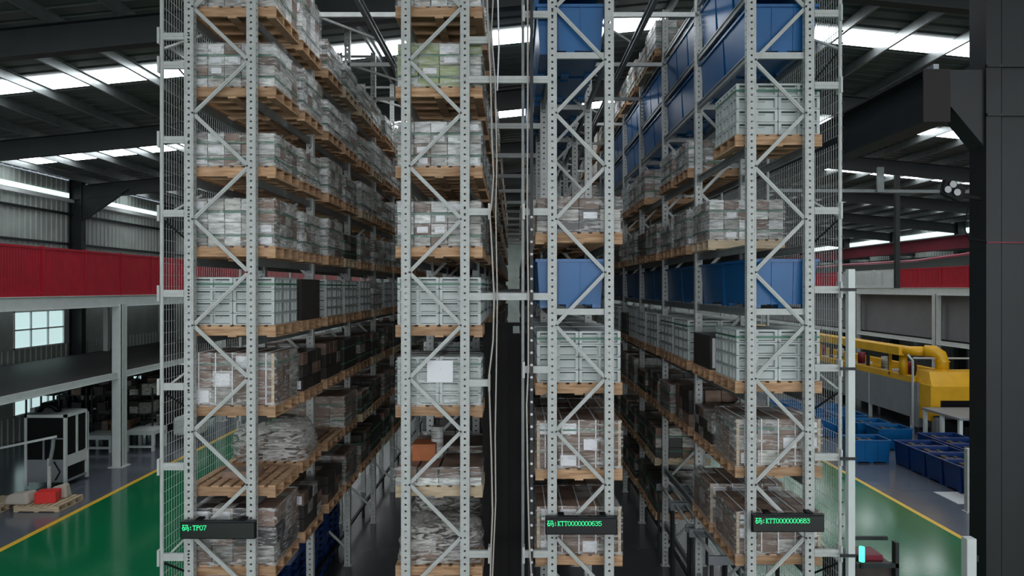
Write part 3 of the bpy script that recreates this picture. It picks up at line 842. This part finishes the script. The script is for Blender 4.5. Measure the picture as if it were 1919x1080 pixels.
# ------------------------------------------------------------------ left mezzanine
def mezz(sgn, X, Xw, ztop, zmid, ybeg, yend, cols, lab, red_spans, white_spans, railh, cw):
    m = thing('mezzanine', lab, 'mezzanine', (X, 0, 0))
    w_ = sgn*(abs(Xw)-abs(X))
    a, b = sorted((0, w_))
    put('upper_deck', MB().box(a, b, ybeg, yend, ztop-.1, ztop), wallg, m)
    put('edge_beam', MB().box(-.06, .06, ybeg, yend, ztop-.36, ztop-.02).box(-.1, .1, ybeg, yend, ztop-.02, ztop).box(-.1, .1, ybeg, yend, ztop-.38, ztop-.36), white, m)
    put('lower_deck', MB().box(a, b, ybeg, yend, zmid-.08, zmid), mat('deck_plate', (66, 61, 60), .55, 0, .2, 1), m)
    put('edge_beam', MB().box(-.05, .05, ybeg, yend, zmid-.16, zmid+.02).box(-.09, .09, ybeg, yend, zmid-.18, zmid-.16), white, m)
    for y in cols:
        put('column', MB().box(-cw/2, cw/2, y-.01, y+.01, 0, ztop-.3).box(-cw/2, -cw/2+.02, y-cw/2, y+cw/2, 0, ztop-.3).box(cw/2-.02, cw/2, y-cw/2, y+cw/2, 0, ztop-.3).box(-cw/2, cw/2, y-cw/2, y-cw/2+.02, 0, ztop-.3), white, m)
        put('base_plate', MB().box(-cw/2-.08, cw/2+.08, y-cw/2-.08, y+cw/2+.08, 0, .03), white, m)
        put('beam', MB().box(a, b, y-.08, y+.08, ztop-.4, ztop-.1), white, m)
        put('column', MB().box(w_*.95-.1, w_*.95+.1, y-.1, y+.1, 0, ztop-.1), white, m)
    return m
ZT = H-.24
ml = mezz(-1, -13.3, -18.7, ZT, H-2.84, 8, 70, [23.9+8.2*k for k in range(-1, 5)], 'two storey white steel mezzanine along the left wall', [], [], 1.4, .34)
ZR_ = H+.02
mr_ = mezz(1, 20.7, 29.2, ZR_, H-2.6, 22, 70, [34.9+8.1*k for k in range(-1, 5)], 'two storey white steel mezzanine with grey panels along the right side', [], [], 1.0, .3)
put('grey_cladding', MB().box(.5, .56, 22, 70, H-2.55, ZR_-.3), wallg, mr_)
def railing(X, y0, y1, z, h, m, lab, picket=.075, pitch=.11):
    r = thing('picket_railing', lab, 'railing', (X, y0, z))
    L_ = y1-y0
    put('top_rail', MB().box(-.03, .03, 0, L_, h-.06, h), m, r); put('bottom_rail', MB().box(-.03, .03, 0, L_, .06, .12), m, r)
    put('toe_plate', MB().box(-.02, .02, 0, L_, -.02, .1), m, r)
    n = int(L_/2)
    for k in range(n+1):
        put('railing_post', MB().box(-.04, .04, L_*k/n-.03, L_*k/n+.03, 0, h+.02), m, r)
    pk = MB(); y = .05
    while y < L_: pk.box(-.012, .012, y, y+picket, .1, h-.05); y += pitch
    stuff(put('pickets', pk, m, r)); return r
railing(-13.3, 8, 68, ZT, 1.4, redp, 'long red picket railing on the left mezzanine deck')
railing(20.7, 22, 38.7, ZR_, 1.0, redp, 'red picket railing on the right mezzanine deck nearest the dark column')
railing(20.7, 38.8, 45.5, ZR_, 1.0, white, 'white picket railing between two red ones on right mezzanine', .015, .11)
railing(20.7, 45.6, 68, ZR_, 1.0, redp, 'far red picket railing behind the right mesh fence')
# grey goods on the deck behind the railing gap
for q, (y0, y1, h) in enumerate(((38.9, 41.2, 1.0), (41.4, 45, .95))):
    tag(bevel(put('white_tank', MB().box(0, 1.2, 0, y1-y0, 0, h), white, None, (21.3, y0, ZR_+.01)), .08), '%s white tank behind the white railing on right mezzanine' % ('nearer' if q == 0 else 'farther'), 'tank')
# red runway girder over the right mezzanine
g = thing('red_crane_girder', 'long dark red crane runway girder above the right mezzanine', 'girder', (25.5, 22, H+2.3))
put('web', MB().box(-.02, .02, 0, 48, 0, .7), redd, g)
put('flange', MB().box(-.3, .3, 0, 48, .7, .74), purlm, g); put('flange', MB().box(-.3, .3, 0, 48, -.04, 0), redd, g)
put('grey_wall_strip', MB().box(.5, .6, 0, 48, -2.0, -.4), mat('green_grey', (88, 98, 92), .6), g)
for k in range(7): put('bracket', MB().box(.02, 4.4, 4+k*6.8, 4.2+k*6.8, .1, .5), rafterm, g)
tag(smooth(put('pink_pipe', MB().tube([(21.4, 26, H+1.9), (21.4, 38, H+1.45), (21.4, 46, H+1.5), (21.4, 60, H+1.4)], .07, 8), mat('pink_pipe', (170, 90, 104), .4))), 'pinkish pipe running under the dark red girder on right side', 'pipe')
for X, y, lab in ((16.5, 30.6, 'slim dark hanging post left of the dark column, over the mezzanine'),):
    pass
tag(put('drop_post', MB().box(-.09, .09, -.09, .09, H+.0, 10.9), rafterm, None, (16.6, 30.9, 0)), 'slim dark vertical post hanging from the roof before right mezzanine', 'post')
tag(put('drop_post', MB().box(-.12, .12, -.05, .05, H+3.65, H+4.6), purlm, None, (13.9, 27.05, 0)), 'short pale post hanging under the right side roof', 'post')
# pipe bridge under the roof right side
tag(put('cable_tray', MB().bar((8, 27.2, H+3.75), (22, 27.2, H+3.65), .12, .08), steelb), 'slender cable tray hanging under the roof on the right side', 'tray')

# ------------------------------------------------------------------ dark column in front right
fc = thing('steel_column', 'massive dark grey steel column filling the right edge', 'column', (6.94, 10.5, 0))
z1 = roofz(7.1)-.3
put('flange', MB().box(0, .03, 0, .36, 0, z1), colm, fc); put('flange', MB().box(1.02, 1.05, 0, .36, 0, z1), colm, fc)
put('web', MB().box(.03, 1.02, .22, .25, 0, z1), colm, fc)
put('front_plate', MB().box(.0, .22, -.03, 0, 0, z1), colm, fc)
put('front_plate', MB().box(.24, 1.05, -.012, .0, 0, z1), colm, fc)
put('stiffener', MB().box(.0, 1.05, -.06, .0, H+2.53, H+2.57), colm, fc)
put('stiffener', MB().box(.0, 1.05, -.06, .0, H+3.25, H+3.29), colm, fc)
put('plate_joint', MB().box(.0, 1.05, -.045, -.03, H+.66, H+.68), redd, fc)
put('corbel', MB().hexa([(-.5, .02, H+2.7), (0, .02, H+2.1), (0, .36, H+2.1), (-.5, .36, H+2.7), (-.5, .02, H+3.23), (0, .02, H+3.23), (0, .36, H+3.23), (-.5, .36, H+3.23)]), colm, fc)
rg = thing('runway_girder', 'dark crane runway girder running back from the massive column', 'girder', (6.22, 10.5, H+2.45))
put('web', MB().box(-.02, .02, 0, 48, .03, .75), rafterm, rg); put('flange', MB().box(-.2, .2, 0, 48, 0, .03), rafterm, rg)
put('flange', MB().box(-.2, .2, 0, 48, .75, .78), rafterm, rg); put('crane_track', MB().box(-.04, .04, 0, 48, .78, .86), purlm, rg)
put('end_plate', MB().box(-.2, .2, -.02, 0, 0, .78), mat('rusty_plate', (28, 22, 22), .7), rg)
# flood lamp
fl = thing('flood_lamp', 'black flood lamp with three round lenses on the dark column', 'lamp', (6.45, 10.3, H+1.35))
fb = put('lamp_head', MB().hexa([(-.28, 0, .02), (.02, -.02, -.13), (.05, .1, -.13), (-.25, .1, .02), (-.2, 0, .24), (.1, 0, .1), (.1, .12, .1), (-.2, .12, .24)]), black, fl); bevel(fb, .02)
for (a, b) in ((-.19, .075), (-.115, .15), (-.055, .035)):
    l = put('lamp_rim', MB().tube([(a, -.02, b), (a, .01, b)], .062, 14), black, fl); put('lens', MB().tube([(a, -.026, b), (a, -.018, b)], .05, 14), lens_m, l)
put('bracket', MB().bar((.05, .06, 0), (.44, .22, -.03), .05), black, fl)
tag(smooth(put('lamp_cable', MB().tube([(6.66, 10.43, H+1.2), (6.62, 10.43, H+1.05), (6.6, 10.43, H+.85), (6.66, 10.43, H+.72), (6.94, 10.46, H+.68)], .01, 6), black)), 'black cable looping below the three lens lamp', 'cable')

# ------------------------------------------------------------------ right floor: machine, bins
mc = thing('coating_machine', 'long grey and yellow processing machine with ducts on the right', 'machine', (16.55, 28.4, 0))
put('side_panel', MB().box(.0, .05, 1.2, 20, .62, 2.05), greym, mc)
for k in range(6):
    put('panel_seam', MB().box(-.01, .0, 1.2+k*3.6, 1.26+k*3.6, .62, 2.05), white, mc); put('leg', MB().box(.02, .14, 1.3+k*3.5, 1.42+k*3.5, 0, .62), white, mc)
    put('leg', MB().box(2.2, 2.3, 1.3+k*3.5, 1.42+k*3.5, 0, .62), white, mc)
put('body', MB().box(.05, 2.3, 1.2, 20, .6, 1.9), greym, mc)
put('end_panel', MB().box(-.08, .5, .7, 1.2, .3, 2.1), greym, mc)
put('yellow_trough', MB().box(.0, .25, 1.2, 20, 2.05, 2.3).box(2.0, 2.3, 1.2, 20, 2.0, 2.4), yellow, mc)
for k in range(16): put('transfer_rod', MB().box(.3, 1.9, 1.7+k*1.1, 1.8+k*1.1, 2.1, 2.2), yellow if k % 3 else white, mc)
for k in range(9): put('riser', MB().box(.5, .62, 2+k*2, 2.12+k*2, 1.9, 3.0), darkst, mc)
for k in range(7): smooth(put('motor', MB().tube([(1.0, 3+k*2.3, 2.2), (1.0, 3+k*2.3, 2.75)], .18, 10), cartong if k % 2 else redd, mc))
hd = put('hood', MB().hexa([(.1, .0, .9), (2.8, .0, .9), (2.8, 1.2, .9), (.1, 1.2, .9), (.1, .0, 2.05), (2.8, .0, 2.05), (2.8, 1.2, 2.05), (.1, 1.2, 2.05)]), yellow, mc)
put('hood_top', MB().hexa([(.1, .0, 2.05), (2.8, .0, 2.05), (2.8, 1.3, 2.05), (.1, 1.3, 2.05), (.25, .45, 2.6), (2.8, .45, 2.6), (2.8, 1.3, 2.6), (.25, 1.3, 2.6)]), yellow, mc)
put('hood_opening_shade', MB().box(.45, 2.8, -.02, .02, .95, 1.5), black, mc)  # black box painted for the darkness inside the opening
put('hood_side', MB().box(.0, .1, -.1, 1.2, .7, 2.1), yellow, mc)
def duct(pts, r, n=12): return smooth(put('duct', MB().tube(pts, r, n), yellow, mc))
duct([(1.05, .9, 2.5), (1.05, .9, 3.0), (1.0, .95, 3.22), (.8, 1.05, 3.38), (.5, 1.2, 3.38)], .25)
put('duct_collar', MB().tube([(1.05, .9, 2.55), (1.05, .9, 2.65)], .34, 12), yellow, mc); put('duct_collar', MB().tube([(1.05, .9, 2.95), (1.05, .9, 3.0)], .29, 12), yellow, mc)
duct([(.6, 1.25, 3.36), (-.1, 1.9, 3.32)], .2); duct([(.1, 2.1, 2.3), (.1, 2.1, 3.2)], .16)
put('duct_box', MB().box(-.3, .4, 1.7, 20, 3.15, 3.5), yellow, mc)
for k in range(5): put('duct_leg', MB().box(0, .1, 3+k*3.6, 3.1+k*3.6, 2.2, 3.15), yellow, mc)
put('handrail', MB().tube([(-.1, 1.0, 3.1), (3.4, .8, 3.1)], .04, 6), steel, mc); put('handrail_post', MB().tube([(-.1, 1.0, .0), (-.1, 1.0, 3.0), (-.14, 1.3, 3.2)], .05, 6), steel, mc)
tb = thing('steel_table', 'grey steel outfeed table in front of the yellow hood', 'table', (16.0, 25.6, 0))
put('tabletop', MB().box(0, 2.6, 0, 2.4, 1.22, 1.3), greym, tb)
for a in (.02, 2.4):
    for b in (.02, 1.1, 2.2): put('leg', MB().box(a, a+.12, b, b+.12, 0, 1.22), white, tb)
put('stretcher', MB().box(.05, 2.4, .05, .12, .4, .46), steel, tb); put('dark_box', MB().box(.5, 2.4, .5, 2, .1, .9), black, tb)
smooth(put('white_roll', MB().tube([(1.5, .5, 1.3), (1.5, .5, 1.37)], .3, 16), paper, tb))

TF = tub_mesh(1.26, .95, .80, blue); TFd = tub_mesh(1.3, .84, .8, blued)
cm = MB()
for k in range(26):
    a = random.uniform(.1, 1.0); b = random.uniform(.08, .6); cm.box(a, a+random.uniform(.05, .2), b, b+random.uniform(.05, .2), .5, random.uniform(.62, .76))
CONT = cm.mesh('scrap_parts', clutter)
def floor_bin(x, y, me, lab, rz=0):
    o = tag(link('blue_bin', me, None, (x, y, .01), rz), lab, 'bin', 'blue bins on the floor')
    s = tag(link('scrap_parts', CONT, None, (x, y, .01), rz), 'dark metal parts heaped in the '+lab, 'parts', 'metal parts in the floor bins'); stuff(s)
floor_bin(11.55, 24.25, TF, 'single blue floor bin nearest the yellow line')
for q in range(5): floor_bin(12.95, 19.75+q*.92, TFd, 'blue floor bin, %s from front in the row beside the grey floor' % ORD[q])
for q in range(5): floor_bin(14.45, 21.0+q*.92, TFd, 'blue floor bin, %s from front in the row beside the table' % ORD[q])
for q, (x, y) in enumerate(((11.6, 28.4), (11.5, 30.2), (13.1, 29.0), (13.2, 27.4), (13.4, 26.2), (11.7, 32.2), (13.2, 31.0))):
    floor_bin(x, y, TF, 'blue bin in the far group behind the mesh, number %s' % ['one', 'two', 'three', 'four', 'five', 'six', 'seven'][q])
po = thing('bollard', 'grey post standing beside the row of blue bins', 'post', (12.15, 19.05, 0)); put('post', MB().box(-.07, .07, -.07, .07, 0, 1.7), steel, po); put('base_plate', MB().box(-.12, .12, -.12, .12, 0, .02), steel, po)
po = thing('fence_end_post', 'white fence post in front of the massive dark column', 'post', (8.02-1.7, 9.9, 0))
put('post', MB().box(-.065, .065, -.065, .065, 0, H-(1008-540)*9.9/F), white, po); put('hinge', MB().box(.06, .12, -.03, .03, 2.2, 2.28), darkst, po)
# signal machine at lower right of cage
sm = thing('control_cabinet', 'dark control frame with green signal lamps at the lower right', 'cabinet', (4.75, 9.9, 0))
put('frame', MB().box(-.1, .0, 0, .1, 0, 2.25).box(.55, .6, 0, .1, 0, 2.45).box(-.1, .6, 0, .08, 2.1, 2.16).box(.1, .6, .3, .34, 2.38, 2.43), darkst, sm)
put('panel', MB().box(-.25, .05, .1, .5, .2, 2.2), darkst, sm)
put('basket', MB().box(0, .55, .1, .6, 1.4, 2.12), clutter, sm); put('red_part', MB().box(.1, .45, .15, .5, 2.12, 2.22), redd, sm)
for a in (-.08, .07): 
    put('signal_stem', MB().tube([(a-.0, -.02, 2.1), (a, -.02, 2.2)], .02, 8), darkst, sm)
    smooth(put('signal_lamp', MB().tube([(a, -.02, 2.2), (a, -.02, 2.4)], .038 if a > 0 else .025, 10), mat('signal_green', (60, 255, 170), .4, emit=4), sm))

# ------------------------------------------------------------------ left floor objects
cb = thing('machine_cabinet', 'grey framed machine cabinet with dark windows left of the white column', 'machine', (-14.7, 21.3, 0))
W_, Dd, hh = 1.25, 1.15, 2.2
for a in (0, W_-.08):
    for b in (0, Dd-.08): put('corner_post', MB().box(a, a+.08, b, b+.08, .05, hh), white, cb)
put('top_frame', MB().box(0, W_, 0, Dd, hh-.09, hh), white, cb)
put('front_window', MB().box(.08, W_-.08, .02, .04, .85, hh-.09), black, cb)
put('lower_panel', MB().box(.08, W_-.08, .02, .05, .2, .85), greym, cb)
put('inner_frame', MB().box(.55, .6, 0, .02, .85, 1.5).box(.55, W_-.08, 0, .02, 1.46, 1.5), greym, cb)
put('side_panel', MB().box(W_-.06, W_-.02, .08, Dd-.08, .62, .95), white, cb)
for b in (.1, .6): put('side_door', MB().box(W_-.05, W_-.03, b, b+.42, .98, hh-.12), black, cb); put('door_frame', MB().box(W_-.03, W_, b+.42, b+.5, .95, hh-.09), white, cb)
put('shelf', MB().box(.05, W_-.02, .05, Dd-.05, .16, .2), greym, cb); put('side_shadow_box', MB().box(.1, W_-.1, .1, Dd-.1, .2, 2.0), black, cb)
smooth(put('hose', MB().tube([(.9, -.02, .8), (1.1, -.05, .5), (.95, -.03, .25)], .02, 6), black, cb))
smooth(put('cable_coil', MB().tube([(.1, .5, hh), (.25, .5, hh+.2), (.5, .5, hh+.22), (.75, .5, hh)], .09, 8), black, cb))
# arm stand in front
s2 = thing('arm_stand', 'grey articulated stand holding a light rod before the cabinet', 'stand', (-13.1, 20.0, 0))
put('pole', MB().tube([(0, 0, 0), (0, 0, 1.2)], .05, 8), steel, s2); put('arm', MB().tube([(0, 0, 1.0), (.1, 0, 1.5), (.12, 0, 1.75)], .05, 8), greym, s2)
put('rod', MB().bar((-1.6, 0, 1.45), (.2, 0, 1.82), .06), white, s2); put('base', MB().box(-.3, .3, -.3, .3, 0, .05), darkst, s2)
fp = thing('wooden_pallet', 'flat wooden pallet on the grey floor near the yellow line', 'pallet', (-13.4, 19.0, .004))
for nme, me, l in PALP[id(woodp)]: link(nme, me, fp, l)
fp2 = thing('wooden_pallet', 'second flat wooden pallet on the floor left of the red box', 'pallet', (-14.9, 18.9, .004))
for nme, me, l in PALP[id(woodp)]: link(nme, me, fp2, l)
tag(bevel(put('red_box', MB().box(0, .52, 0, .42, 0, .3), redbox, None, (-12.95, 19.15, .172), .25), .02), 'bright red box on the floor pallet near the yellow line', 'box')
bg = MB(); 
tag(bevel(put('white_sack', MB().hexa([(0, 0, 0), (.7, 0, 0), (.7, .6, 0), (0, .6, 0), (.08, .05, .25), (.6, .1, .34), (.62, .5, .3), (.1, .5, .24)]), mat('sack', (176, 168, 158), .7), None, (-13.75, 19.05, .172)), .07, 3), 'pale sack lying beside the red box', 'sack')
tag(bevel(put('white_sack', MB().hexa([(0, 0, 0), (.5, 0, 0), (.5, .3, 0), (0, .3, 0), (.05, .05, .3), (.45, .05, .42), (.45, .25, .4), (.1, .25, .3)]), mat('sack', (176, 168, 158), .7), None, (-12.9, 19.65, .172)), .06, 3), 'white crumpled sack behind the red box', 'sack')
def bench(x, y, w2, d2, h2, lab):
    b = thing('work_bench', lab, 'bench', (x, y, 0), 'white framed benches')
    put('top', MB().box(0, w2, 0, d2, h2-.15, h2), white, b)
    for a in (0, w2-.1):
        for c in (0, d2-.1): put('leg', MB().box(a, a+.1, c, c+.1, 0, h2-.15), white, b)
    put('stretcher', MB().box(0, w2, .02, .08, .12, .2), white, b); return b
bench(-15.8, 25.9, 1.1, 1.0, .62, 'white framed low bench left of the white column')
bench(-14.3, 26.1, 1.05, 1.0, .75, 'white framed low bench right of the white column')
tag(bevel(put('white_tub', MB().box(0, 1.0, 0, .9, 0, .7), white, None, (-13.2, 27.4, .3)), .1), 'white tub on a stand beside the mesh fence', 'tub')
tag(put('tub_stand', MB().box(.1, .9, .1, .8, 0, .3), darkst, None, (-13.2, 27.4, 0)), 'dark stand under the white tub', 'stand')
# dark piles of machine parts under the mezzanine
for q in range(16):
    x = -18.6+(q % 4)*1.25; y = (27.0, 28.6, 30.2, 33.0)[q//4]
    t = thing('scrap_rack', 'dark rack of metal parts under left mezzanine, row %s column %s' % (ORD[q//4], ORD[q % 4]), 'rack', (x, y, 0), 'racks of metal parts under the mezzanine')
    for k in range(3): put('shelf', MB().box(0, 1.1, 0, .9, .5+k*.7, .53+k*.7), darkst, t)
    for a in (0, 1.05):
        for b in (0, .85): put('leg', MB().box(a, a+.05, b, b+.05, 0, 2.2), darkst, t)
    for k in range(3):
        for j in range(4):
            xx = random.uniform(0, .7); hh2 = random.uniform(.1, .45)
            put('metal_part', MB().box(xx, xx+random.uniform(.15, .4), random.uniform(0, .2), .8, .53+k*.7, .53+k*.7+hh2), random.choice([clutter, clutter, darkst, cartonb, cartong]), t)
